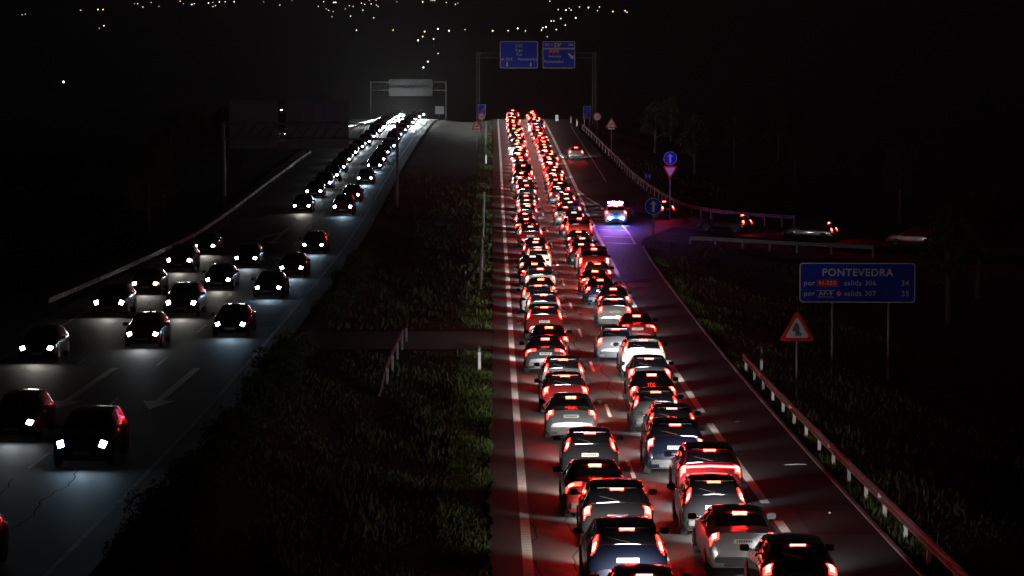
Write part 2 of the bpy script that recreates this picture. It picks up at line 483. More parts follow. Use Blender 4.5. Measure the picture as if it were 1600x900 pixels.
while y < 205:
    if not 125 < y < 141:
        x = c(y) + 5.9 + rb.uniform(-.2, .5)
        b = empty('median_bush', (x, y, gz(x, y) + .02), (0, 0, rb.random() * 6))
        sc = rb.uniform(.8, 1.25)
        b.scale = (sc, sc, sc)
        tag(b, 'dark oleander bush in the row along the oncoming carriageway', 'bush', 'median bushes beside the oncoming carriageway')
        fm, sm = rb.choice(bush_meshes)
        inst('foliage', fm, b); inst('stem', sm, b)
    y += rb.uniform(1.7, 2.9)

tree_meshes = []
for k in range(3):
    rng = random.Random(40 + k)
    f, st = MB(), MB()
    H = 7 + k
    st.tube([(0, 0, -.2), (.1, 0, H * .3), (-.05, .1, H * .6), (0, 0, H * .9)], [.2, .15, .09, .02], 7)
    for j in range(11):
        a = j * 2.4 + rng.random(); h = H * (.35 + .55 * j / 11); rr = (1.9 - j * .1) * (.6 + .5 * rng.random())
        st.tube([(0, 0, h - .6), (rr * .5 * math.cos(a), rr * .5 * math.sin(a), h - .1), (rr * math.cos(a), rr * math.sin(a), h + .3)], [.07, .04, .01], 5)
        f.add(*leaf_cloud(rng, rr * math.cos(a), rr * math.sin(a), h + .3, .9, .9, .75, 170, .16))
    fm = f.mesh('crown'); fm.materials.append(M['leaf'])
    sm = st.mesh('trunk'); sm.materials.append(M['bark'])
    tree_meshes.append((fm, sm))
def tree(x, y, s, label, group):
    t = empty('tree', (x, y, gz(x, y)), (0, 0, rb.random() * 6))
    t.scale = (s, s, s)
    tag(t, label, 'tree', group)
    fm, sm = rb.choice(tree_meshes)
    inst('crown', fm, t); inst('trunk', sm, t)
for x, y in ((-27.5, 262), (-31, 278), (-33, 255), (-36, 290), (-30, 235), (-28.5, 215), (-34, 320), (-29, 340), (-40, 350), (-27, 395)):
    tree(x, y, rb.uniform(.7, 1), 'dark leafy tree beyond the guardrail of the oncoming carriageway', 'trees beyond the oncoming carriageway')
for x, y in ((20, 300), (26, 320), (18, 345), (30, 290), (24, 150), (29, 170), (27, 130), (22, 380), (34, 240), (33, 340)):
    tree(x, y, rb.uniform(.7, 1), 'dark leafy tree on the slope beyond the slip road', 'trees beyond the slip road')

# ------------------------------------------------------------------ guardrails, posts
def guardrail(name, label, fx, y0, y1, step=4.0, refl=None, xy=None, zf=None, ends=0, face=-1):
    """W-beam on posts. fx(y) gives x, or xy is a list of points"""
    P = xy or [(fx(y), y) for y in np.arange(y0, y1 + .01, step)]
    zf = zf or gz
    g0 = empty(name, (P[0][0], P[0][1], zf(*P[0])))
    o = Vector(g0.location)
    tag(g0, label, 'guardrail')
    pts = [Vector((x, y, zf(x, y))) for x, y in P]
    prof = [(0, .44), (.05, .48), (.05, .53), (0, .57), (0, .61), (.05, .65), (.05, .71), (0, .75), (-.012, .75), (.036, .705), (.036, .655), (-.014, .615), (-.014, .565), (.036, .525), (.036, .485), (-.012, .44)]
    vs, fs = [], []
    n = len(prof)
    for i, p in enumerate(pts):
        d = (pts[min(i + 1, len(pts) - 1)] - pts[max(0, i - 1)]); d.z = 0; d.normalize()
        nr = Vector((d.y, -d.x, 0)) * face
        drop = -.62 if (ends and i == 0) or (ends == 2 and i == len(pts) - 1) else 0
        for a, z in prof: vs.append(p - o + nr * a + Vector((0, 0, z + drop)))
    fs = [(i * n + k, i * n + (k + 1) % n, (i + 1) * n + (k + 1) % n, (i + 1) * n + k) for i in range(len(pts) - 1) for k in range(n)]
    b = MB(); b.add(vs, fs + [tuple(range(n)), tuple((len(pts) - 1) * n + k for k in range(n))[::-1]])
    b.build('rail', M['steel'], g0)
    pm = MB()
    pm.box(-.05, .05, -.07, -.06, -.3, .7).box(-.05, .05, .06, .07, -.3, .7).box(-.05, -.04, -.06, .06, -.3, .7)
    pme = pm.mesh('post'); pme.materials.append(M['white' if y1 == 122 else 'steel'])
    for i in range(1 if ends else 0, len(pts)):
        d = (pts[min(i + 1, len(pts) - 1)] - pts[max(0, i - 1)]); d.z = 0; d.normalize()
        nr = Vector((d.y, -d.x, 0)) * face
        if i < 100: inst('post', pme, g0, pts[i] - o - nr * .1, (0, 0, math.atan2(-d.x, d.y)))
    if refl:
        rm = MB(); rm.box(-.045, .045, -.02, .02, .57, .69)
        for j, i in enumerate(range(0, len(pts), refl[1])):
            mm = rm.mesh('reflector'); mm.materials.append(M[refl[0][j % len(refl[0])]])
            d = (pts[min(i + 1, len(pts) - 1)] - pts[max(0, i - 1)]); d.z = 0; d.normalize()
            nr = Vector((d.y, -d.x, 0)) * face
            inst('reflector', mm, g0, pts[i] - o + nr * .05)
    return g0
gy = lambda y: redge(y) + .55
guardrail('guardrail', 'galvanised guardrail with white posts beside the hard shoulder in the foreground verge', lambda y: float(np.interp(y, [50, 66, 121], [10.45, 10.3, 10.05])), 52, 122, 3.9, (('white', 'amber_r'), 3), ends=0)
fr = [(23.5, 227), (20, 230.5), (17.2, 235), (15.3, 242), (14.5, 250), (13.9, 258), (13.3, 268), (12.9, 278), (12.6, 290), (12.3, 304), (12.1, 320), (11.7, 340), (11.3, 362), (10.9, 385), (10.5, 405)]
fr2 = [(p.x, p.y) for p in smooth_path(fr, 3)]
guardrail('guardrail', 'curved guardrail with small reflectors along the outside of the slip road', None, 0, 0, refl=(('redlit_r', 'white', 'redlit_r'), 1), xy=fr2, zf=lambda x, y: Z(y), face=1)
guardrail('guardrail', 'dim short guardrail on the near side of the slip road', None, 0, 0, xy=[(13.6, 208.5), (15.5, 208), (17.5, 207.3), (19.5, 206.6), (21.5, 206), (24, 205.2), (27, 204.4)], zf=lambda x, y: zramp(x, y) - .3)
guardrail('guardrail', 'long red lit guardrail in the median beside the outbound carriageway', lambda y: e(y) - 1.75, 163, 259, 4, ends=1)
guardrail('guardrail', 'short splayed guardrail end angled into the median grass', None, 0, 0, xy=[(-3.0, 166), (-2.8, 170), (-2.55, 175), (-2.3, 181)], ends=1)
guardrail('guardrail', 'short guardrail beside the median service crossing', lambda y: -5.45 + (y - 112) * .012, 112, 134, 4, ends=1)
guardrail('guardrail', 'distant guardrail in the median close to the hill crest', lambda y: e(y) - 1.9, 345, 425, 4, ends=1)
guardrail('guardrail', 'long guardrail along the outer edge of the oncoming carriageway', lambda y: float(np.interp(y, [150, 210, 345], [-25.5, -24.2, -24.3])), 150, 330, 4, refl=(('white',), 1), face=1)
guardrail('guardrail', 'far guardrail curving with the oncoming carriageway near the crest', lambda y: float(np.interp(y, [340, 395, 430, 460], [-25.5, -24.6, -21.5, -21])), 352, 456, 4, refl=(('white',), 1), face=1)

pd = MB(); pd.box(-.06, .06, -.04, .04, -.15, .78)
pdm = pd.mesh('post'); pdm.materials.append(M['white'])
pb = MB(); pb.box(-.062, .062, -.042, .042, .78, .95)
pb.prism([(-.06, .95), (.06, .95), (.06, 1.02), (-.02, 1.06), (-.06, 1.06)], -.04, .04)
pbm = pb.mesh('cap'); pbm.materials.append(M['black'])
pr = MB(); pr.box(-.03, .03, -.047, -.043, .8, .93)
prm = pr.mesh('reflector'); prm.materials.append(M['signwhite'])
for x, y, lab in ((-1.42, 119, 'white marker post with black cap standing just before the service crossing'),
                  (-3.0, 317, 'white marker post in the grass between median guardrails'),
                  (-2.9, 171, 'marker post behind the splayed median guardrail end'),
                  (10.9, 119, 'marker post behind the far end of the foreground guardrail'),
                  (9.9, 418, 'white marker post just before the two lane end signs'),
                  (9.3, 432, 'far white marker post by the dark road at the crest'),
                  (14.9, 258, 'marker post behind the curved slip road guardrail')):
    z = gz(x, y) if x < 11 and y < 200 else Z(y) - .05
    o = empty('marker_post', (x, y, z)); tag(o, lab, 'marker post')
    s = 1.15 if y > 300 else 1
    o.scale = (s, s, s)
    inst('post', pdm, o); inst('cap', pbm, o); inst('reflector', prm, o)

# ------------------------------------------------------------------ signs
def text_mesh(txt, size, matl, bold=0):
    cu = bpy.data.curves.new('t', 'FONT')
    cu.body = txt; cu.size = size; cu.align_x = 'CENTER'; cu.align_y = 'CENTER'
    cu.extrude = .004; cu.offset = bold; cu.space_character = 1.12
    o = bpy.data.objects.new('t', cu); C.objects.link(o)
    dg = bpy.context.evaluated_depsgraph_get()
    me = bpy.data.meshes.new_from_object(o.evaluated_get(dg))
    bpy.data.objects.remove(o)
    me.name = 'lettering'
    me.materials.clear(); me.materials.append(matl)
    return me
def text(parent, txt, size, x, z, y=-.05, matl=None, name='lettering', align=None, bold=.004):
    me = text_mesh(txt, size, matl or M['signwhite'], bold)
    o = inst(name, me, parent, (x, y, z), (R(90), 0, 0))
    if align:
        xs_ = [v.co.x for v in me.vertices]
        o.location.x = x - (min(xs_) if align == 'L' else max(xs_))
    return o
def rr(w, h, r, n=5, cx=0, cz=0):
    P = []
    for qx, qz, a0 in ((w / 2 - r, h / 2 - r, 0), (-w / 2 + r, h / 2 - r, 90), (-w / 2 + r, -h / 2 + r, 180), (w / 2 - r, -h / 2 + r, 270)):
        for k in range(n + 1):
            a = R(a0 + 90 * k / n)
            P.append((cx + qx + r * math.cos(a), cz + qz + r * math.sin(a)))
    return P[::-1]
def disc(r, n=28, cx=0, cz=0): return [(cx + r * math.cos(-6.28318 * k / n), cz + r * math.sin(-6.28318 * k / n)) for k in range(n)]
def board(parent, w, h, cx, cz, yf=0, r=.12, b=.06, name='panel', bgm='signblue'):
    MB().prism(rr(w, h, r, cx=cx, cz=cz), yf - .03, yf + .03).build(name, M['signback'], parent)
    p = MB(); p.prism(rr(w - .02, h - .02, r, cx=cx, cz=cz), yf - .036, yf - .031)
    p.build('border', M['signwhite'], parent)
    p = MB(); p.prism(rr(w - 2 * b, h - 2 * b, r * .8, cx=cx, cz=cz), yf - .042, yf - .037)
    return p.build('face', M[bgm], parent)
def road_box(parent, txt, size, cx, cz, w, h, bgm, fgm='signwhite'):
    MB().prism(rr(w, h, .04, cx=cx, cz=cz), -.052, -.046).build('road_number', M[bgm], parent)
    if bgm == 'signblue':
        m = MB()
        m.prism([(cx - w / 2, cz + h / 2), (cx + w / 2, cz + h / 2), (cx + w / 2, cz + h / 2 - .02), (cx - w / 2, cz + h / 2 - .02)], -.056, -.053)
        m.prism([(cx - w / 2, cz - h / 2 + .02), (cx + w / 2, cz - h / 2 + .02), (cx + w / 2, cz - h / 2), (cx - w / 2, cz - h / 2)], -.056, -.053)
        m.build('outline', M['signwhite'], parent)
    text(parent, txt, size, cx, cz, -.06, M[fgm])
def toll(parent, cx, cz, r):
    MB().prism(disc(r, cx=cx, cz=cz), -.052, -.046).build('toll_symbol', M['signred'], parent)
    MB().prism(disc(r * .7, cx=cx, cz=cz), -.058, -.053).build('toll_symbol', M['signwhite'], parent)
    m = MB(); m.prism([(cx - r * .5, cz + r * .15), (cx + r * .5, cz + r * .15), (cx + r * .5, cz - r * .15), (cx - r * .5, cz - r * .15)], -.064, -.059)
    m.build('toll_symbol', M['signred'], parent)
def arr(parent, cx, cz, s, ang, y=-.05, matl=None, name='arrow', wide=1.0):
    a = R(ang)
    P = [(0, 1), (.55 * wide, .3), (.2 * wide, .38), (.2 * wide, -1), (-.2 * wide, -1), (-.2 * wide, .38), (-.55 * wide, .3)]
    Q = [(cx + s * (x * math.cos(a) - z * math.sin(a)), cz + s * (x * math.sin(a) + z * math.cos(a))) for x, z in P]
    MB().prism(Q, y - .003, y + .003).build(name, matl or M['signwhite'], parent)
def pole(parent, x, z0, z1, r=.045, y=.05):
    m = MB(); m.tube([(x, y, z0), (x, y, z1)], r, 10)
    m.build('pole', M['steel'], parent, True)

# overhead gantry with direction signs (outbound)
GY = 440
s1 = empty('overhead_sign_gantry', (0, GY, Z(GY)))
tag(s1, 'tall dark gantry spanning the outbound carriageway at the crest', 'sign gantry')
t = MB()
for x in (-5.45, 13.2):
    for dx in (-.25, .25):
        for dy in (-.25, .25): t.tube([(x + dx, dy, -.3), (x + dx, dy, 11)], .05, 6)
    for k in range(11):
        t.tube([(x - .25, -.25, k), (x + .25, -.25, k + 1)], .02, 4); t.tube([(x + .25, .25, k), (x - .25, .25, k + 1)], .02, 4)
t.build('leg', M['dark_steel'], s1)
t = MB()
for zz_ in (10.2, 11.0):
    for dy in (-.25, .25): t.tube([(-5.7, dy, zz_), (13.45, dy, zz_)], .05, 6)
for k in range(19): t.tube([(-5.45 + k, -.25, 10.2), (-4.45 + k, -.25, 11)], .025, 4)
t.build('beam', M['dark_steel'], s1)
K = GY / 4275
z_b = 11.85 + (150 - 107) * K - Z(GY)
z_t = 11.85 + (150 - 65) * K - Z(GY)
zc = (z_b + z_t) / 2
def gantry_sign(x0, x1, label):
    o = empty('direction_sign', ((x0 + x1) / 2, GY - .45, Z(GY) + zc))
    return tag(o, label, 'road sign')
d1 = gantry_sign(-1.95, 4.15, 'blue overhead direction sign listing Vigo, Tui and Pontevedra above two down arrows')
w1 = 6.1; h1 = z_t - z_b
board(d1, w1, h1, 0, 0, b=.1, r=.3)
road_box(d1, 'A-52', .5, 0, 1.42, 1.3, .56, 'signblue')
text(d1, 'Vigo', .62, 0, .72); text(d1, 'Tui', .62, 0, .02)
text(d1, 'Pontevedra', .6, 2.93, -.72, align='R')
toll(d1, -2.62, -.72, .2); road_box(d1, 'AP-9', .46, -1.58, -.72, 1.5, .5, 'signblue')
arr(d1, -1.9, -1.55, .32, 180, wide=1.6); arr(d1, 1.9, -1.55, .32, 180, wide=1.6)
d2 = gantry_sign(4.9, 10.1, 'blue overhead exit sign for Redondela and Pontevedra with slanting arrow')
board(d2, 2.0, 1.15, -1.6, h1 / 2 - .575, b=.08, r=.2); board(d2, 3.1, 1.15, 1.05, h1 / 2 - .575, b=.08, r=.2, yf=.0)
board(d2, 5.2, h1 - 1.2, 0, -.6, b=.09, r=.25)
text(d2, '500 m', .5, -1.6, h1 / 2 - .575)
arr(d2, -.1, h1 / 2 - .6, .34, 0); arr(d2, .2, h1 / 2 - .55, .3, -35)
text(d2, '306', .5, 1.9, h1 / 2 - .575)
road_box(d2, 'N-550', .5, -.75, .55, 1.7, .58, 'signred')
text(d2, 'Redondela', .42, -.65, -.25); text(d2, 'Pontevedra', .6, -2.3, -1.1, align='L')
arr(d2, 1.95, -.2, .55, -135, wide=1.4)

# roadside distance sign
d3 = empty('distance_sign', (14.8, 117, gz(14.8, 117)))
d3.rotation_euler = (0, 0, R(-3))
tag(d3, 'wide blue distance sign lettered PONTEVEDRA on two posts beyond the guardrail', 'road sign')
Kn = 117.3 / 4275
zc3 = 11.85 - (441 - 150) * Kn - d3.location.z
for nm in [0]:
    sub = zc3
    w3, h3 = 4.95, 1.72
    MB().prism(rr(w3, h3, .14, cz=sub), -.03, .03).build('panel', M['signback'], d3)
    MB().prism(rr(w3 - .02, h3 - .02, .14, cz=sub), -.036, -.031).build('border', M['signwhite'], d3)
    MB().prism(rr(w3 - .1, h3 - .1, .12, cz=sub), -.042, -.037).build('face', M['signblue'], d3)
    text(d3, 'PONTEVEDRA', .44, 0, sub + .43, bold=.008)
    for k, (a, b_, n_, km) in enumerate((('por', 'N-550', 'salida 306', '34'), ('por', 'AP-9', 'salida 307', '35'))):
        zl = sub - .02 - .45 * k
        text(d3, a, .3, -2.27, zl, align='L')
        road_box(d3, b_, .26, -1.27 if k == 0 else -1.35, zl, .9 if k == 0 else .74, .3, 'signred' if k == 0 else 'signblue')
        text(d3, n_, .3, -.55, zl, align='L')
        text(d3, km, .32, 2.2, zl, align='R')
    toll(d3, -.78, sub - .47, .12)
    pole(d3, -1.05, -.3, sub + .6, .06, .09); pole(d3, 1.35, -.3, sub + .6, .06, .09)

def tri(s, cz, up=True):
    h = s * .866; k = 1 if up else -1
    P = []
    r = s * .06
    cs = [(0, cz + k * h * .6667), (s / 2, cz - k * h * .3333), (-s / 2, cz - k * h * .3333)]
    for (x, z) in cs:
        d = Vector((x, z - cz)).normalized()
        q = Vector((x, z)) - d * r * 2
        for a in (-60, 0, 60):
            ca, sa = math.cos(R(a * (-k))), math.sin(R(a * (-k)))
            P.append((q.x + r * (d.x * ca - d.y * sa), q.y + r * (d.x * sa + d.y * ca)))
    return P
def small_sign(name, label, x, y, parts, zbase=None, poles=((0,),), top=2.0):
    o = empty(name, (x, y, gz(x, y) if zbase is None else zbase))
    tag(o, label, 'road sign')
    for p in poles: pole(o, p[0], -.2, top)
    for kind, cz, s in parts:
        if kind in ('tri_merge', 'tri_deer', 'yield'):
            up = kind != 'yield'
            MB().prism(tri(s, cz, up), -.02, .01).build('panel', M['signback'], o)
            MB().prism(tri(s * .985, cz, up), -.028, -.021).build('border', M['signred'], o)
            MB().prism(tri(s * .68, cz, up), -.035, -.029).build('face', M['signwhite'], o)
            if kind == 'tri_merge':
                q = s
                MB().prism([(x_ * q, cz + z_ * q) for x_, z_ in ((-.055, -.17), (-.055, -.02), (-.13, -.02), (-.13, .04), (-.03, .24), (.05, .14), (.07, .04), (.06, -.02), (.13, -.1), (.09, -.17), (.05, -.09), (.045, -.17), (0, -.12))][::-1], -.042, -.036).build('symbol', M['signdark'], o)
            if kind == 'tri_deer':
                q = s
                MB().prism([(x_ * q, cz + z_ * q) for x_, z_ in ((-.2, -.12), (-.16, -.02), (-.1, .03), (.02, .06), (.07, .13), (.04, .19), (.07, .19), (.09, .15), (.16, .11), (.15, .08), (.11, .07), (.08, 0), (.17, -.04), (.16, -.07), (.06, -.05), (-.06, -.04), (-.12, -.06), (-.16, -.14))], -.042, -.036).build('symbol', M['signdark'], o)
        elif kind == 'blue_arrow':
            MB().prism(disc(s / 2, cz=cz), -.02, .01).build('panel', M['signback'], o)
            MB().prism(disc(s * .495, cz=cz), -.026, -.021).build('border', M['signwhite'], o)
            MB().prism(disc(s * .465, cz=cz), -.032, -.027).build('face', M['signblue'], o)
            arr(o, 0, cz, s * .33, 0, -.038, wide=1.15)
        elif kind == 'limit':
            MB().prism(disc(s / 2, cz=cz), -.02, .01).build('panel', M['signback'], o)
            MB().prism(disc(s * .495, cz=cz), -.026, -.021).build('border', M['signred'], o)
            MB().prism(disc(s * .39, cz=cz), -.032, -.027).build('face', M['signwhite'], o)
            text(o, '120', s * .4, 0, cz, -.038, M['signdark'], bold=.01)
        elif kind == 'end_blue':
            w, h = s
            MB().prism(rr(w, h, .06, cz=cz), -.02, .01).build('panel', M['signback'], o)
            MB().prism(rr(w - .02, h - .02, .06, cz=cz), -.026, -.021).build('border', M['signwhite'], o)
            MB().prism(rr(w - .1, h - .1, .05, cz=cz), -.032, -.027).build('face', M['signblue'], o)
            MB().prism([(-w * .45, cz - h * .38), (w * .38, cz + h * .3), (w * .45, cz + h * .22), (-w * .38, cz - h * .46)][::1], -.04, -.034).build('slash', M['signred'], o)
        elif kind == 'plate':
            w, h = s
            MB().prism(rr(w, h, .03, cz=cz), -.02, .01).build('panel', M['signwhite'], o)
            MB().prism(rr(w * .6, h * .2, .01, cz=cz), -.027, -.021).build('symbol', M['signdark'], o)
        elif kind == 'blue_plate':
            w, h = s
            MB().prism(rr(w, h, .03, cz=cz), -.02, .01).build('panel', M['signblue'], o)
            MB().prism([(-.2, cz + .12), (-.12, cz + .12), (-.12, cz - .12), (-.2, cz - .12)], -.027, -.021).build('symbol', M['signwhite'], o)
            MB().prism([(.12, cz + .12), (.2, cz + .12), (.2, cz - .12), (.12, cz - .12)], -.027, -.021).build('symbol', M['signwhite'], o)
        elif kind == 'white_plate':
            w, h = s
            MB().prism(rr(w, h, .05, cz=cz), -.02, .01).build('panel', M['signwhite'], o)
    return o
def zat(y_px, Y): return 11.85 - (y_px - 150) * Y / 4275
def X(px, Y): return (px - 800) * Y / 4275
# each sign: ground point, then heights above it
def place(name, label, px, Y, items, top_px, poles=((0,),), zb=None):
    x = X(px, Y)
    zb = gz(x, Y) if zb is None else zb
    its = [(k, zat(py, Y) - zb, s) for k, py, s in items]
    return small_sign(name, label, x, Y, its, zb, poles, zat(top_px, Y) - zb)
place('merge_warning_sign', 'red bordered warning triangle showing a merging road, beside the wide blue distance sign', 1247, 108, [('tri_merge', 517, 1.45)], 495)
place('one_way_sign', 'round blue upward arrow sign alone on a post at the gore nose', 1021, 205, [('blue_arrow', 322, 1.28)], 312)
place('yield_sign', 'inverted yield triangle mounted below a round blue arrow beside the slip road', 1047, 232, [('blue_arrow', 247, 1.15), ('yield', 266, 1.3)], 240, zb=Z(232) - .2)
place('blue_marker_sign', 'tiny blue plate on a short post behind the curved guardrail', 1012, 272, [('blue_plate', 275, (.62, .6))], 272, zb=Z(272))
place('end_of_road_type_sign', 'blue rectangle with red slash beside the round limit sign past the slip road', 917, 400, [('end_blue', 175, (1.15, 1.75))], 168, poles=((-.4,), (.4,)), zb=Z(400) - .1)
place('speed_limit_sign', 'round 120 limit sign standing between the slashed blue board and the animal triangle', 933, 395, [('limit', 182, 1.15)], 180, zb=Z(395) - .1)
place('animal_warning_sign', 'deer warning triangle with small plate beyond the slip road guardrail', 955, 350, [('tri_deer', 194, 1.6), ('plate', 200, (.85, .3))], 188, zb=Z(350) - .5)
place('end_of_road_type_sign', 'dim slashed blue board in the median near the crest', 753, 402, [('end_blue', 172, (1.1, 1.7))], 165, zb=Z(402) - .3)
place('speed_limit_sign', 'round 120 limit sign in the median below the slashed blue board', 752.5, 400, [('limit', 182, 1.1)], 180, zb=Z(400) - .3)
place('animal_warning_sign', 'deer warning triangle with small plate on a post in the median', 745, 352, [('tri_deer', 197, 1.5), ('plate', 204, (.9, .25))], 190, zb=Z(352) - .4)
place('white_board_sign', 'small bright white board standing on the verge at the crest', 870, 446, [('white_plate', 184, (.5, .95))], 180, zb=Z(446))
place('information_sign', 'pale board by the leg of the far oncoming gantry', 687, 455, [('white_plate', 172, (1.5, 1.3))], 166, zb=Z(455) - .1)

# gantries over the oncoming carriageway, seen from behind
def back_gantry(name, label, Y, px0, px1, py_beam, panels, thick, pyb2=None, leg1=None):
    o = empty(name, (X(px0, Y), Y, Z(Y)))
    tag(o, label, 'sign gantry')
    ox = X(px0, Y); w = X(px1, Y) - ox
    zb = zat(py_beam, Y) - Z(Y)
    t = MB()
    lx = w if leg1 is None else X(leg1, Y) - ox
    for x in (0, w):
        t.box(x - thick, x + thick, -thick, thick, -1.5, zb + 1.6)
    t.build('leg', M['dark_steel'], o)
    t = MB()
    t.box(-thick, w + thick, -.2, -.05, zb - .08, zb + .08); t.box(-thick, w + thick, -.2, -.05, zb + 1.3, zb + 1.45)
    for k in range(int(w)): t.tube([(k, -.12, zb), (k + 1, -.12, zb + 1.3)], .03, 4)
    t.build('beam', M['dark_steel'], o)
    for (a, b, yt, yb) in panels:
        p = MB()
        xa, xb = X(a, Y) - ox, X(b, Y) - ox
        z1, z0 = zat(yt, Y) - Z(Y), zat(yb, Y) - Z(Y)
        p.box(xa, xb, .2, .26, z0, z1)
        k = xa + .15
        while k < xb:
            p.box(k - .03, k + .03, .12, .197, z0, z1); k += 1.15
        p.box(xa + .02, xb - .02, .06, .117, (z0 + z1) / 2 - .05, (z0 + z1) / 2 + .05)
        p.build('sign_back', M['signback'], o)
    return o
back_gantry('overhead_sign_gantry', 'dark gantry holding two big sign backs over the oncoming carriageway', 250, 350, 621, 217, [(358, 434, 157, 232), (447, 545, 155, 232)], .12)
back_gantry('overhead_sign_gantry', 'faint distant gantry over the oncoming carriageway near the crest', 470, 580, 697, 141, [(608, 676, 124, 150)], .12)

# ------------------------------------------------------------------ cars
def station_table(kind):
    # y, zbot, ztop, zbelt, half width, half width at the top
    if kind == 'hatchback':
        return [(0, .36, .60, .50, .70, .64), (.035, .26, .67, .54, .80, .72), (.09, .21, .80, .62, .85, .76), (.15, .2, 1.0, .80, .87, .75), (.23, .2, 1.07, .90, .88, .70),
                (.52, .2, 1.38, .93, .885, .62), (.68, .2, 1.45, .94, .89, .61), (1.6, .2, 1.49, .93, .89, .61), (2.3, .2, 1.43, .92, .89, .6), (3.0, .2, 1.02, .90, .88, .70),
                (3.15, .2, .98, .88, .87, .7), (3.75, .2, .86, .78, .85, .68), (4.0, .22, .74, .66, .79, .63), (4.12, .28, .62, .52, .71, .58), (4.16, .34, .54, .48, .62, .52)]
    if kind == 'saloon':
        return [(0, .36, .64, .52, .70, .64), (.035, .26, .76, .58, .81, .73), (.09, .21, .94, .7, .86, .76), (.16, .2, 1.04, .84, .875, .74), (.26, .2, 1.07, .92, .885, .72),
                (.72, .2, 1.1, .94, .89, .69), (1.2, .2, 1.36, .94, .895, .6), (1.5, .2, 1.42, .94, .9, .6), (2.2, .2, 1.44, .93, .9, .6), (2.7, .2, 1.38, .92, .895, .6), (3.4, .2, 1.0, .90, .885, .70),
                (3.55, .2, .96, .87, .88, .7), (4.2, .2, .84, .76, .85, .68), (4.45, .22, .72, .64, .79, .63), (4.56, .28, .6, .5, .71, .58), (4.6, .34, .54, .48, .62, .52)]
    if kind == 'suv':
        return [(0, .42, .72, .6, .74, .68), (.035, .32, .82, .66, .86, .78), (.09, .27, 1.0, .76, .9, .81), (.14, .26, 1.14, .94, .92, .8), (.2, .26, 1.2, 1.04, .93, .76),
                (.42, .26, 1.52, 1.06, .935, .69), (.56, .26, 1.62, 1.07, .94, .68), (1.6, .26, 1.67, 1.06, .94, .68), (2.4, .26, 1.6, 1.05, .94, .67), (3.1, .26, 1.18, 1.03, .93, .76),
                (3.25, .26, 1.14, 1.0, .92, .76), (3.95, .26, 1.03, .92, .9, .74), (4.25, .28, .9, .8, .85, .7), (4.38, .34, .72, .62, .76, .64), (4.42, .4, .62, .55, .68, .58)]
    return [(0, .38, .72, .6, .82, .76), (.03, .3, .9, .7, .9, .86), (.06, .26, 1.15, .85, .93, .88), (.1, .25, 1.35, 1.1, .95, .87), (.14, .25, 1.5, 1.2, .95, .86),
            (.3, .25, 1.98, 1.22, .96, .82), (.42, .25, 2.05, 1.22, .96, .81), (2.0, .25, 2.08, 1.22, .96, .81), (3.2, .25, 2.0, 1.2, .96, .8), (3.95, .25, 1.3, 1.12, .95, .82),
            (4.1, .25, 1.22, 1.05, .94, .82), (4.6, .25, 1.02, .9, .9, .76), (4.8, .28, .84, .72, .84, .7), (4.88, .34, .7, .6, .76, .66), (4.92, .4, .62, .55, .7, .6)]

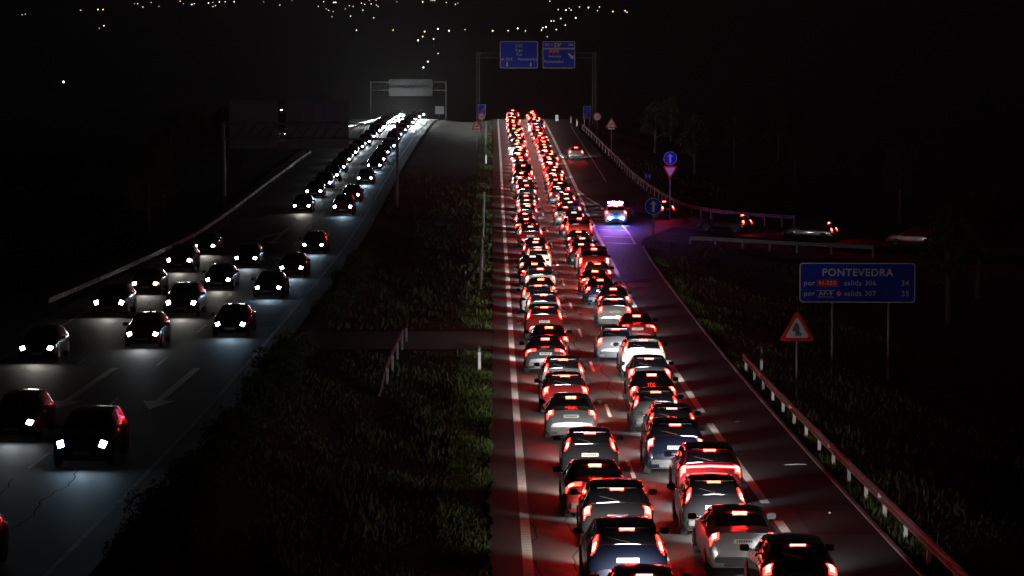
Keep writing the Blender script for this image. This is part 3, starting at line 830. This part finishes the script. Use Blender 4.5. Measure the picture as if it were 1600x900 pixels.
class Shape:
    def __init__(s, kind):
        s.kind = kind
        s.t = np.array(station_table(kind)); s.L = s.t[-1, 0]
    def P(s, y, v):
        q = [np.interp(y, s.t[:, 0], s.t[:, k]) for k in range(1, 6)]
        zb, zt, zl, hw, tw = q
        a = (1 - abs(v)) * 6
        pts = [(hw * .88, zb), (hw * .99, zb + .12), (hw, zb * .4 + zl * .6), (hw * .98, zl), (tw, zt - .05), (tw * .8, zt - .012), (0, zt + .015)]
        i = min(5, int(a)); t = a - i
        x = pts[i][0] * (1 - t) + pts[i + 1][0] * t; z = pts[i][1] * (1 - t) + pts[i + 1][1] * t
        return Vector((math.copysign(x, v) if v else 0, y, z))
    def N(s, y, v):
        h = .02
        a = s.P(y + h, v) - s.P(y - h, v); b = s.P(y, v + .01) - s.P(y, v - .01)
        n = a.cross(b)
        if n.length < 1e-9: return Vector((0, 0, 1))
        n.normalize()
        c0 = s.P(y, v) - Vector((0, max(.6, min(s.L - .6, y)), .7))
        return n if n.dot(c0) > 0 else -n
    def patch(s, y0, y1, v0, v1, off, nu=5, nv=6, mb=None, taper=0):
        mb = mb or MB()
        vs = []
        nu += 2; nv += 2
        for i in range(nu + 1):
            for j in range(nv + 1):
                ui = min(max((i - 1) / (nu - 2), 0), 1); vj = min(max((j - 1) / (nv - 2), 0), 1)
                y = y0 + (y1 - y0) * ui
                mid = (v0 + v1) / 2; hv = (v1 - v0) / 2 * (1 - taper * ui)
                v = mid - hv + 2 * hv * vj
                edge = i in (0, nu) or j in (0, nv)
                vs.append(s.P(y, v) + s.N(y, v) * (-.012 if edge else off))
        fs = [(i * (nv + 1) + j, i * (nv + 1) + j + 1, (i + 1) * (nv + 1) + j + 1, (i + 1) * (nv + 1) + j) for i in range(nu) for j in range(nv)]
        return mb.add(vs, fs)
    def body(s):
        mb = MB()
        Y = []
        for a, b in zip(s.t[:-1, 0], s.t[1:, 0]):
            n = max(1, int((b - a) / .25)); Y += [a + (b - a) * k / n for k in range(n)]
        Y.append(s.L)
        V = [-1, -.92, -5 / 6, -.75, -4 / 6, -.58, -.5, -.42, -2 / 6, -.25, -1 / 6, -.08, 0, .08, 1 / 6, .25, 2 / 6, .42, .5, .58, 4 / 6, .75, 5 / 6, .92, 1]
        n = len(V)
        mb.add([s.P(y, v) for y in Y for v in V], [(i * n + j, i * n + (j + 1) % n, (i + 1) * n + (j + 1) % n, (i + 1) * n + j) for i in range(len(Y) - 1) for j in range(n)] + [tuple(range(n)), tuple((len(Y) - 1) * n + j for j in range(n))[::-1]])
        # wheel arches and lower cladding
        hw = s.t[7, 4]
        for wy in s.wheels():
            for sx in (-1, 1):
                r = s.wr() + .05
                x = sx * (hw + .004)
                P = [(x, wy + r * math.cos(a), s.wr() + r * math.sin(a)) for a in [math.pi * k / 12 for k in range(-1, 14)]]
                mb.add(P, [tuple(range(len(P)))], 1)
        mb.box(-hw * .8, hw * .8, .25, s.L - .3, s.t[5, 1] - .03, s.t[5, 1] + .05, 1)
        return mb
    def wheels(s): return (.78, s.L - .82)
    def wr(s): return {'suv': .36, 'van': .35}.get(s.kind, .31)

LAMPS = {'hatchback': (.105, .235, 3.3, 4.75), 'saloon': (.085, .2, 3.2, 4.9), 'suv': (.085, .2, 3.4, 4.7), 'van': (.05, .14, 3.4, 4.35)}
REARWIN = {'hatchback': (.27, .56, 4.25), 'saloon': (.76, 1.2, 4.2), 'suv': (.225, .45, 4.25), 'van': (.16, .28, 4.3)}
def v_of(a): return 1 - a / 6
CARS = {}
def wheel_mesh(r, w):
    m = MB(); n = 20
    prof = [(-w / 2, r * .62), (-w / 2, r * .93), (-w / 2 + .03, r), (w / 2 - .03, r), (w / 2, r * .93), (w / 2, r * .62)]
    vs = [(x, q * math.cos(6.28318 * k / n), q * math.sin(6.28318 * k / n)) for x, q in prof for k in range(n)]
    m.add(vs, [(i * n + k, i * n + (k + 1) % n, (i + 1) * n + (k + 1) % n, (i + 1) * n + k) for i in range(5) for k in range(n)])
    ty = m.mesh('tyre', True); ty.materials.append(M['tyre'])
    m = MB()
    for sx in (-1, 1):
        x = sx * (w / 2 - .04)
        P = [(x, 0, 0)] + [(x, r * .62 * math.cos(6.28318 * k / n), r * .62 * math.sin(6.28318 * k / n)) for k in range(n)]
        m.add(P, [(0, 1 + k, 1 + (k + 1) % n) for k in range(n)], 1)
        for k in range(5):
            a = 6.28318 * k / 5
            d = Vector((0, math.cos(a), math.sin(a))); b = Vector((0, -math.sin(a), math.cos(a)))
            xo = x + sx * .02
            o = Vector((xo, 0, 0))
            m.add([o - b * .04, o + b * .04, o + d * r * .6 + b * .028, o + d * r * .6 - b * .028], [(0, 1, 2, 3)])
    ri = m.mesh('rim'); ri.materials.append(M['rim']); ri.materials.append(M['black'])
    return ty, ri
for kind in ('hatchback', 'saloon', 'suv', 'van'):
    s = Shape(kind)
    D = {'shape': s, 'body': {}}
    bm_ = s.body()
    for pk in PAINTS:
        me = bm_.mesh('body', True); me.materials.append(M['paint_' + pk]); me.materials.append(M['black'])
        me.set_sharp_from_angle(angle=R(38))
        D['body'][pk] = me
    def pm(name, mb, m_):
        me = mb.mesh(name, True); me.materials.append(m_); return me
    y0, y1, a0 = REARWIN[kind]
    D['rear_window'] = pm('rear_window', s.patch(y0, y1, -v_of(a0), v_of(a0), .004, 5, 12, taper=.08), M['glass'])
    yc = {'hatchback': (2.36, 2.98), 'saloon': (2.74, 3.36), 'suv': (2.46, 3.06), 'van': (3.26, 3.92)}[kind]
    D['windscreen'] = pm('windscreen', s.patch(yc[0], yc[1], -v_of(4.15), v_of(4.15), .004, 5, 12, taper=-.06), M['glass'])
    ws = {'hatchback': ((.62, 1.5), (1.58, 2.5)), 'saloon': ((1.15, 1.95), (2.03, 2.95)), 'suv': ((.5, 1.5), (1.58, 2.6)), 'van': ((.5, 2.1), (2.2, 3.4))}[kind]
    D['side'] = [[pm('side_window', s.patch(a, b, sx * v_of(3.9), sx * v_of(3.12), .004, 4, 3), M['glass']) for a, b in ws] for sx in (-1, 1)]
    y0, y1, a0, a1 = LAMPS[kind]
    D['tail'] = [pm('tail_lamp', s.patch(y0, y1, sx * v_of(a1), sx * v_of(a0), .012, 3, 6), M['tail']) for sx in (-1, 1)]
    ym = (y0 + y1) / 2; yh = (y1 - y0) * .27
    D['bulb'] = [pm('bulb', s.patch(ym - yh * 1.2, ym + yh * 1.2, sx * v_of(4.5), sx * v_of(3.85), .022, 2, 3), M['bulb']) for sx in (-1, 1)]
    D['bulb_dim'] = [pm('bulb', s.patch(ym - yh, ym + yh, sx * v_of(4.35), sx * v_of(3.95), .022, 2, 3), M['bulb_dim']) for sx in (-1, 1)]
    ty0, ty1, ta0, ta1 = {'hatchback': (.15, .46, 3.95, 4.2), 'suv': (.13, .4, 3.9, 4.22), 'saloon': (.1, .17, 3.3, 5.3), 'van': (.07, .2, 3.6, 4.3)}[kind]
    D['tail2'] = [pm('tail_lamp', s.patch(ty0, ty1, sx * v_of(ta1), sx * v_of(ta0 - .25), .012, 4, 4), M['tail']) for sx in (-1, 1)]
    tb = ta0 if kind != 'saloon' else 4.6
    D['bulb2'] = [pm('bulb', s.patch(ty0 + (ty1 - ty0) * .15, ty0 + (ty1 - ty0) * .6, sx * v_of(tb + .2), sx * v_of(tb - .1 if kind != 'saloon' else 3.9), .024, 3, 3), M['bulb']) for sx in (-1, 1)]
    D['bar'] = pm('light_strip', s.patch(ym - .012, ym + .018, -v_of(4.7), v_of(4.7), .014, 2, 12), M['bar'])
    # high brake light
    yb = REARWIN[kind][1] + .035
    p = s.P(yb, 0)
    m = MB(); m.box(-.17, .17, p.y - .03, p.y + .02, p.z - .012, p.z + .02)
    D['stop'] = pm('brake_light', m, M['stop'])
    m = MB(); m.box(-.5, .5, p.y - .05, p.y + .22, p.z + .012, p.z + .03)
    D['spoiler'] = m if kind in ('hatchback', 'suv') else None
    # number plate, on the tailgate
    py = {'hatchback': .1, 'saloon': .07, 'suv': .07, 'van': .04}[kind]
    p = s.P(py, 0)
    Mt = Matrix.Translation((0, p.y - .035, p.z - .04)) @ Matrix.Rotation(R(-12), 4, 'X')
    m = MB(); m.box(-.26, .26, -.01, .01, -.055, .055, 0, Mt)
    for k in range(7): m.box(-.2 + k * .058, -.165 + k * .058, -.013, -.0102, -.03, .03, 1, Mt)
    me = m.mesh('number_plate'); me.materials.append(M['plate']); me.materials.append(M['plate_dark']); D['plate'] = me
    hw = s.t[7, 4]
    m = MB(); zb = s.t[0, 1]
    m.box(-hw * .8, hw * .8, -.05, .1, zb - .02, zb + .12)
    m.box(-hw * .55, hw * .55, -.04, .08, zb - .12, zb - .023)
    me = m.mesh('bumper'); me.materials.append(M['black'])
    bmm = bmesh.new(); bmm.from_mesh(me); bmesh.ops.bevel(bmm, geom=bmm.edges[:], offset=.015, segments=2, affect='EDGES'); bmm.to_mesh(me); bmm.free()
    D['bumper'] = me
    # mirrors
    zy = {'hatchback': (2.72, .97), 'saloon': (3.1, .97), 'suv': (2.82, 1.12), 'van': (3.6, 1.25)}[kind]
    D['mirror'] = []
    for sx in (-1, 1):
        m = MB(); cx = sx * (hw + .1)
        m.box(cx - .11, cx + .11, zy[0] - .05, zy[0] + .06, zy[1] - .02, zy[1] + .13)
        m.box(min(cx - sx * .09, cx - sx * .2), max(cx - sx * .09, cx - sx * .2), zy[0] - .02, zy[0] + .03, zy[1], zy[1] + .04)
        me = m.mesh('mirror'); me.materials.append(M['black'])
        bmm = bmesh.new(); bmm.from_mesh(me); bmesh.ops.bevel(bmm, geom=bmm.edges[:], offset=.02, segments=2, affect='EDGES'); bmm.to_mesh(me); bmm.free()
        D['mirror'].append(me)
    y0, y1, a0 = REARWIN[kind]
    m = MB()
    a_, b_ = s.P(y0 + .02, .02) + s.N(y0 + .02, .02) * .02, s.P(y0 + (y1 - y0) * .5, -.13) + s.N(y0 + .1, -.13) * .02
    m.tube([a_, b_], .008, 5)
    me = m.mesh('wiper'); me.materials.append(M['black']); D['wiper'] = me
    D['tyre'], D['rim'] = wheel_mesh(s.wr(), .2)
    # front lamps and grille
    Lh = s.L
    D['head'] = {}
    for hk in ('head', 'head_cold', 'head_warm', 'head_bright'):
        D['head'][hk] = [pm('headlamp', s.patch(Lh - .2, Lh - .05, sx * v_of(4.75), sx * v_of(3.3), .012, 2, 4), M[hk]) for sx in (-1, 1)]
    m = MB(); zf = s.t[-1, 2]
    m.box(-.45, .45, Lh - .02, Lh + .012, zf - .13, zf - .02)
    me = m.mesh('grille'); me.materials.append(M['black']); D['grille'] = me
    m = MB(); m.box(-.26, .26, Lh + .013, Lh + .03, zf - .17, zf - .07)
    me = m.mesh('number_plate'); me.materials.append(M['plate']); D['front_plate'] = me
    CARS[kind] = D

beam_data = {}
def beam(parent, L, power, col, size=112, tilt=27, z=.66):
    key = (power, col, size)
    if key not in beam_data:
        b = bpy.data.lights.new('headlight_beam', 'SPOT')
        b.energy = power; b.color = col; b.spot_size = R(size); b.spot_blend = 1
        b.shadow_soft_size = .3
        beam_data[key] = b
    o = bpy.data.objects.new('headlight_beam', beam_data[key])
    o.location = (0, L + .12, z); o.rotation_euler = (R(90 - tilt), 0, 0)
    link(o, parent)
    return o

def car(kind, paint, x, y, label, group, heading=0, detail=2, brake=True, power=None, col=(1, .96, .9), head=None, bar=False, zf=None, yaw=0, cat='car', style=0):
    """y is the distance of the rear (of the front for oncoming cars)"""
    D = CARS[kind]; s = D['shape']
    z = (zf or (lambda q, w: Z(w)))(x, y)
    t = empty('car' if kind != 'van' else 'van', (x, y, z + .004))
    if heading: t.rotation_euler = (0, 0, R(180 + yaw)); t.rotation_euler.x = -math.atan(slope(y))
    else: t.rotation_euler = (math.atan(slope(y + 2)), 0, R(yaw))
    if heading: t.location.y = y + s.L; t.location.z = z + slope(y) * s.L + .004
    tag(t, label, cat, group)
    inst('body', D['body'][paint], t)
    if heading == 0:
        inst('rear_window', D['rear_window'], t)
        for i in (0, 1):
            tl = inst('tail_lamp', D['tail2' if style else 'tail'][i], t)
            inst('bulb', D['bulb2' if style else 'bulb'][i], tl)
        if brake: inst('brake_light', D['stop'], t)
        if detail >= 1:
            inst('number_plate', D['plate'], t); inst('bumper', D['bumper'], t)
        if bar: inst('light_strip', D['bar'], t)
    else:
        inst('windscreen', D['windscreen'], t); inst('grille', D['grille'], t); inst('number_plate', D['front_plate'], t)
        for i in (0, 1): inst('headlamp', D['head'][head or 'head'][i], t)
    hw = s.t[7, 4]
    if detail >= 1:
        for wy in s.wheels():
            for sx in (-1, 1):
                w = empty('wheel', (sx * (hw - .095), wy, s.wr()))
                w.parent = t
                inst('tyre', D['tyre'], w); inst('rim', D['rim'], w)
        for m_ in D['mirror']: inst('mirror', m_, t)
    if detail >= 2:
        for side in D['side']:
            for m_ in side: inst('side_window', m_, t)
        if heading == 0:
            inst('windscreen', D['windscreen'], t)
            if kind != 'saloon': inst('wiper', D['wiper'], t)
            if D['spoiler']:
                me = D.setdefault('sp_' + paint, None)
                if me is None:
                    me = D['spoiler'].mesh('spoiler'); me.materials.append(M['paint_' + paint]); D['sp_' + paint] = me
                inst('spoiler', me, t)
    if power: beam(t, s.L, round(power * float(np.interp(y, [200, 400], [1, 3])), -2) if not heading else round(power * float(np.interp(y, [100, 250, 360, 420], [.5, 1.2, 6, 17])), -1), col)
    return t

NUM = ['first', 'second', 'third', 'fourth', 'fifth', 'sixth', 'seventh', 'eighth', 'ninth', 'tenth', 'eleventh', 'twelfth', 'thirteenth', 'fourteenth', 'fifteenth', 'sixteenth', 'seventeenth', 'eighteenth', 'nineteenth']
TENS = {2: 'twenty', 3: 'thirty', 4: 'forty', 5: 'fifty', 6: 'sixty', 7: 'seventy'}
def ordinal(n):
    if n <= 19: return NUM[n - 1]
    t, u = divmod(n, 10)
    return (TENS[t] + '-' + NUM[u - 1]) if u else TENS[t][:-1] + 'ieth'
cols = list(PAINTS)
rc = random.Random(11)
# queue beside the hard shoulder: rear positions read off the standing cars
fixed = [('hatchback', 'black', 6.45, 60.5), ('saloon', 'silver', 5.6, 65.2), ('hatchback', 'black', 5.35, 71.3), ('suv', 'maroon', 5.65, 77.2),
         ('suv', 'dark blue', 5.05, 83.8), ('hatchback', 'black', 5.3, 89.8), ('hatchback', 'dark grey', 5.05, 95.2), ('saloon', 'black', 5.25, 101.2),
         ('hatchback', 'dark grey', 5.45, 107.8), ('suv', 'white', 5.55, 114.6), ('hatchback', 'silver', 4.65, 121.6), ('saloon', 'maroon', 5.95, 129), ('hatchback', 'silver', 5.25, 139.5)]
seq = list(fixed)
y = 146.5
while y < 452:
    k = rc.choices(['hatchback', 'saloon', 'suv', 'van'], [5, 4, 3, .35])[0]
    seq.append((k, rc.choices(cols, [2, 1, 6, 5, 3, 4, 3, 1])[0], e(y) + 5.35 + rc.uniform(-.3, .3), y))  # maroon share reddens bodies in place of lamp glow
    y += CARS[k]['shape'].L + rc.uniform(1.3, 3.2)
for i, (k, p, x, y) in enumerate(seq):
    extra = {3: 'maroon off-roader with red light strip', 4: 'dark blue off-roader with white-lit bumper'}.get(i, f"{p} {'off-roader' if k == 'suv' else k} with red brake lamps")
    car(k, p, x, y, style=i % 13 in (2, 5, 6, 9, 11), label=f"{extra}, {ordinal(i + 1)} from the near end of the shoulder queue", group='cars queueing in the lane beside the hard shoulder',
        detail=2 if y < 150 else (1 if y < 270 else 0), power=BEAM_QUEUE, bar=(i == 3), yaw=rc.uniform(-1, 1) + .4,
        col=rc.choice([(1, .93, .82), (.92, .96, 1), (1, .97, .92)]))
# queue beside the median
y = 56.0; i = 0
while y < 455:
    k = rc.choices(['hatchback', 'saloon', 'suv', 'van'], [5, 4, 3, .5])[0]
    off = float(np.interp(y, [55, 69, 115, 166, 240, 400], [2.15, 2.05, 1.6, 1.8, 1.95, 2.3]))
    p = rc.choices(cols, [2, 1, 6, 5, 3, 4, 3, 1])[0]  # here too maroon bodies stand in for red glow from the lamps
    car(k, p, e(y) + off + rc.uniform(-.3, .3), y, style=rc.random() < .4, label=f"{p} {'off-roader' if k == 'suv' else k} with red tail lamps, {ordinal(i + 1)} from the near end of the median queue", group='cars queueing in the lane beside the median',
        detail=2 if y < 150 else (1 if y < 270 else 0), power=BEAM_QUEUE * 1.2, yaw=rc.uniform(-1, 1) + .4, col=rc.choice([(1, .93, .82), (.92, .96, 1), (1, .97, .92)]))
    y += CARS[k]['shape'].L + rc.choice([1.3, 1.8, 2.4, 3.2, 5.5]) * rc.uniform(.8, 1.2); i += 1
# car driving up the joining lane
car('hatchback', 'silver', 7.55, 322, 'silver hatchback alone in the joining lane, brake lamps lit', 'cars on the joining lane', detail=1, power=BEAM_QUEUE, yaw=2)
# cars on the slip road
for x, y, yw, p, lab in ((13.4, 233.5, 48, 'black', 'black car turning along the slip road beside the round blue arrow sign'), (19, 219.5, 60, 'dark blue', 'dark blue car on the slip road between two black ones'), (25.3, 213.6, 68, 'black', 'black car on the slip road beyond the dark blue one'), (33, 210.5, 72, 'maroon', 'maroon car furthest out on the slip road')):
    car('hatchback', p, x, y, lab, 'cars on the slip road', detail=1, brake=True, power=None, yaw=yw, zf=zramp)
# oncoming cars
onc = []
for ln, y0_, y1_, st_ in (('A', 64, 290, 21), ('A', 300, 468, 15), ('B', 72, 262, 17), ('B', 268, 470, 12.5), ('C', 84, 205, 20)):
    y = y0_
    while y < y1_:
        if not (ln != 'C' and (97 < y < 120 or 202 < y < 223)): onc.append((ln, y))
        y += st_ * rc.uniform(.75, 1.25)
lane_x = {'A': lambda y: c(y) + 1.85, 'B': lambda y: c(y) - 1.85, 'C': lambda y: c(y) - 5.6 if y < 240 else c(y) - 2.9}
lane_n = {'A': 'inner lane', 'B': 'middle lane', 'C': 'outer lane'}
cnt = {'A': 0, 'B': 0, 'C': 0}
for ln, y in onc:
    if ln == 'C' and y > 250: continue
    cnt[ln] += 1
    hk = {'A': 'head_cold', 'B': rc.choice(['head', 'head_warm']), 'C': 'head_warm'}[ln]
    if y > 415: hk = 'head_bright'
    p = rc.choice(['black', 'dark grey', 'dark blue', 'maroon', 'black']); k = rc.choice(['hatchback', 'saloon', 'suv', 'hatchback'])
    t = car(k, p, lane_x[ln](y) + rc.uniform(-.2, .2), y, f"oncoming {p} {'off-roader' if k == 'suv' else k} with lit headlamps, {ordinal(cnt[ln])} from the near end of the {lane_n[ln]}",
        'oncoming cars with headlamps lit', heading=1, head=hk, detail=1 if y < 300 else 0, power=BEAM_ONCOMING, col={'head_bright': (.93, 1, .97), 'head_cold': (.55, .78, 1), 'head': (.85, .95, 1), 'head_warm': (1, .95, .85)}[hk])
t = car('hatchback', 'white', -32.2, 380, 'lone car with white headlamps on the side road beyond the oncoming carriageway', 'cars on the side road', heading=1, head='head', detail=0, zf=lambda x, y: gz(x, y))

# police car
D = CARS['suv']
t = car('suv', 'white', 8.6, 226, 'white police off-roader with flashing roof light bar parked on the hatched gore', 'police', detail=2, brake=True, power=None, cat='police car')
t.name = 'police_car'
del t['group']
m = MB(); m.box(-.6, .6, 1.15, 1.45, 1.7, 1.75); m.build('light_bar_base', M['black'], t)
lb = MB()
for x0 in (-.58, -.2, .22): lb.box(x0, x0 + .36, 1.17, 1.43, 1.753, 1.88)
lb.build('light_bar', M['white_lamp'], t)
for sx in (-1, 1):
    m = MB(); m.box(sx * .5 - .09, sx * .5 + .09, -.09, -.055, .5, .6); m.build('blue_flasher', M['blue_lamp'], t)
m = MB()
for sx in (-1, 1):
    m.box(min(sx * .945, sx * .952), max(sx * .945, sx * .952), .9, 3.6, .72, .92)
m.build('livery_stripe', M['paint_dark blue'], t)

# ------------------------------------------------------------------ street lamps of the town on the far hills
TOWN = [(38,24,.5),(43,23,.5),(129,17,.7),(156,16,1),(164,16,1),(158,45,.4),(165,41,.8),(101,129,1.3),(213,7,.5),(218,7,.6),(226,12,.9),(239,5,.6),(251,11,.5),(284,3,1),(289,7,.5),(302,8,1.2),(306,7,.6),(328,6,1.2),(335,5,.7),(335,11,.6),(339,10,.7),(345,4,1),(354,4,.7),(368,4,1.1),
 (414,4,.5),(439,9,.8),(458,2,.5),(507,4,.6),(523,5,1),(526,5,1),(499,11,.6),(515,17,.9),(522,19,.5),(520,27,.5),(511,15,.5),(547,10,.6),(553,11,.6),(541,15,.5),(549,26,.8),(568,17,.8),(566,6,.9),(571,8,.7),(578,2,.9),(581,7,.7),(589,1,1.2),(589,9,.8),(592,11,.8),(585,29,.8),(558,48,.7),(615,48,.8),(621,4,.5),(661,4,1.2),(664,50,1.1),(654,64,1),(661,58,.6),(678,62,.6),(685,46,1),(702,49,1.1),(674,2,.8),(677,2,.8),(680,2,.8),(698,5,.9),(712,8,.6),(716,6,.5),(669,97,.8),(662,106,.7),(685,84,.4),
 (859,3,.7),(872,16,.8),(884,17,1.2),(889,14,.7),(892,17,.6),(905,12,.9),(919,13,1.1),(936,12,.9),(933,18,.6),(957,19,1.2),(976,18,1.1),(979,20,.7),(899,29,1.4),(876,30,.7),(865,34,.9),(861,34,.7),(883,40,.7),(848,44,.8),(853,43,1.1),(846,48,.9),(869,47,.9),(770,49,1),(794,49,.9),(809,45,1.1),(821,49,.8),(727,47,.4),(855,58,.5)]
heads = {}
for nm, colr in (('w', (1, .95, .85)), ('o', (1, .5, .2)), ('c', (.8, .95, 1))):
    for lv in (0, 1, 2):
        gm = glow('street_lamp_glow', colr, (1.1, 3, 8.5)[lv])
        m = MB()
        ico = bmesh.new(); bmesh.ops.create_icosphere(ico, subdivisions=2, radius=.5)
        me = bpy.data.meshes.new('lamp_head'); ico.to_mesh(me); ico.free(); me.materials.append(gm)
        heads[(nm, lv)] = me
pmm = MB(); pmm.tube([(0, 0, -8.2), (0, 0, -.5)], [.14, .08], 6)
pme = pmm.mesh('pole'); pme.materials.append(M['steel'])
for i, (px, py, b) in enumerate(TOWN):
    tt = (150 - py) / 4275
    # town streets climb the hillside: distance follows from the height on the slope
    Y = 1000.0
    while Y < 4400:
        xw = (px - 800) / 4275 * Y
        if gz(xw, Y) + 8 >= 11.85 + tt * Y: break
        Y += 8
    xw = (px - 800) / 4275 * Y
    zg = gz(xw, Y)
    o = empty('street_lamp', (xw, Y, zg))
    where = ('low on the dark hillside just above the overhead direction signs' if 715 < px and py > 27 else 'in the orange tinged cluster beyond the overhead signs' if px > 855 else
             'strung along the hillside below the main town' if py > 40 and px > 500 else 'alone in the dark beyond the oncoming carriageway' if py > 40 else
             'in the dense main cluster of the far hillside town' if 480 < px < 640 else 'scattered high on the dark hillside beside the main town')
    lab_ = 'tiny glowing street lamp ' + where
    tag(o, lab_, 'street lamp', 'street lamps of the far hillside town')
    lv = 0 if b < .6 else (1 if b < 1 else 2)
    nm = 'o' if i in (7 * 5, 45, 75, 76, 77) or rc.random() < .15 else ('c' if rc.random() < .12 or (px, py) == (899, 29) else 'w')
    inst('lamp_head', heads[(nm, lv)], o, (0, 0, 8))
    inst('pole', pme, o, (0, 0, 8))
o = empty('street_lamp', (-31.8, 378, gz(-31.8, 378))); tag(o, 'street lamp glowing between the two dark sign backs', 'street lamp')
zt_ = zat(172, 378) - o.location.z
m = MB(); m.tube([(0, 0, 0), (0, 0, zt_)], [.09, .05], 8); m.build('pole', M['steel'], o)
m = MB(); m.box(-.12, .12, -.3, .1, zt_, zt_ + .08); m.build('lamp_head', heads[('w', 2)].materials[0], o)

# ------------------------------------------------------------------ thin volume added in place of lens glow round the lamps
hz = MB(); hz.box(-2400, 2400, -80, 4700, -60, 260)
hm = bpy.data.materials.new('added_haze'); hm.use_nodes = True
hn, hl = hm.node_tree.nodes, hm.node_tree.links
hn.remove(hn['Principled BSDF'])
pv = hn.new('ShaderNodeVolumePrincipled')
pv.inputs['Color'].default_value = (.9, .9, .9, 1)
pv.inputs['Density'].default_value = .00006
pv.inputs['Anisotropy'].default_value = .3
hl.new(pv.outputs[0], hn['Material Output'].inputs['Volume'])
tag(hz.build('added_haze', hm), 'thin added volume standing in for lens glow round the lamps', kind='stuff')
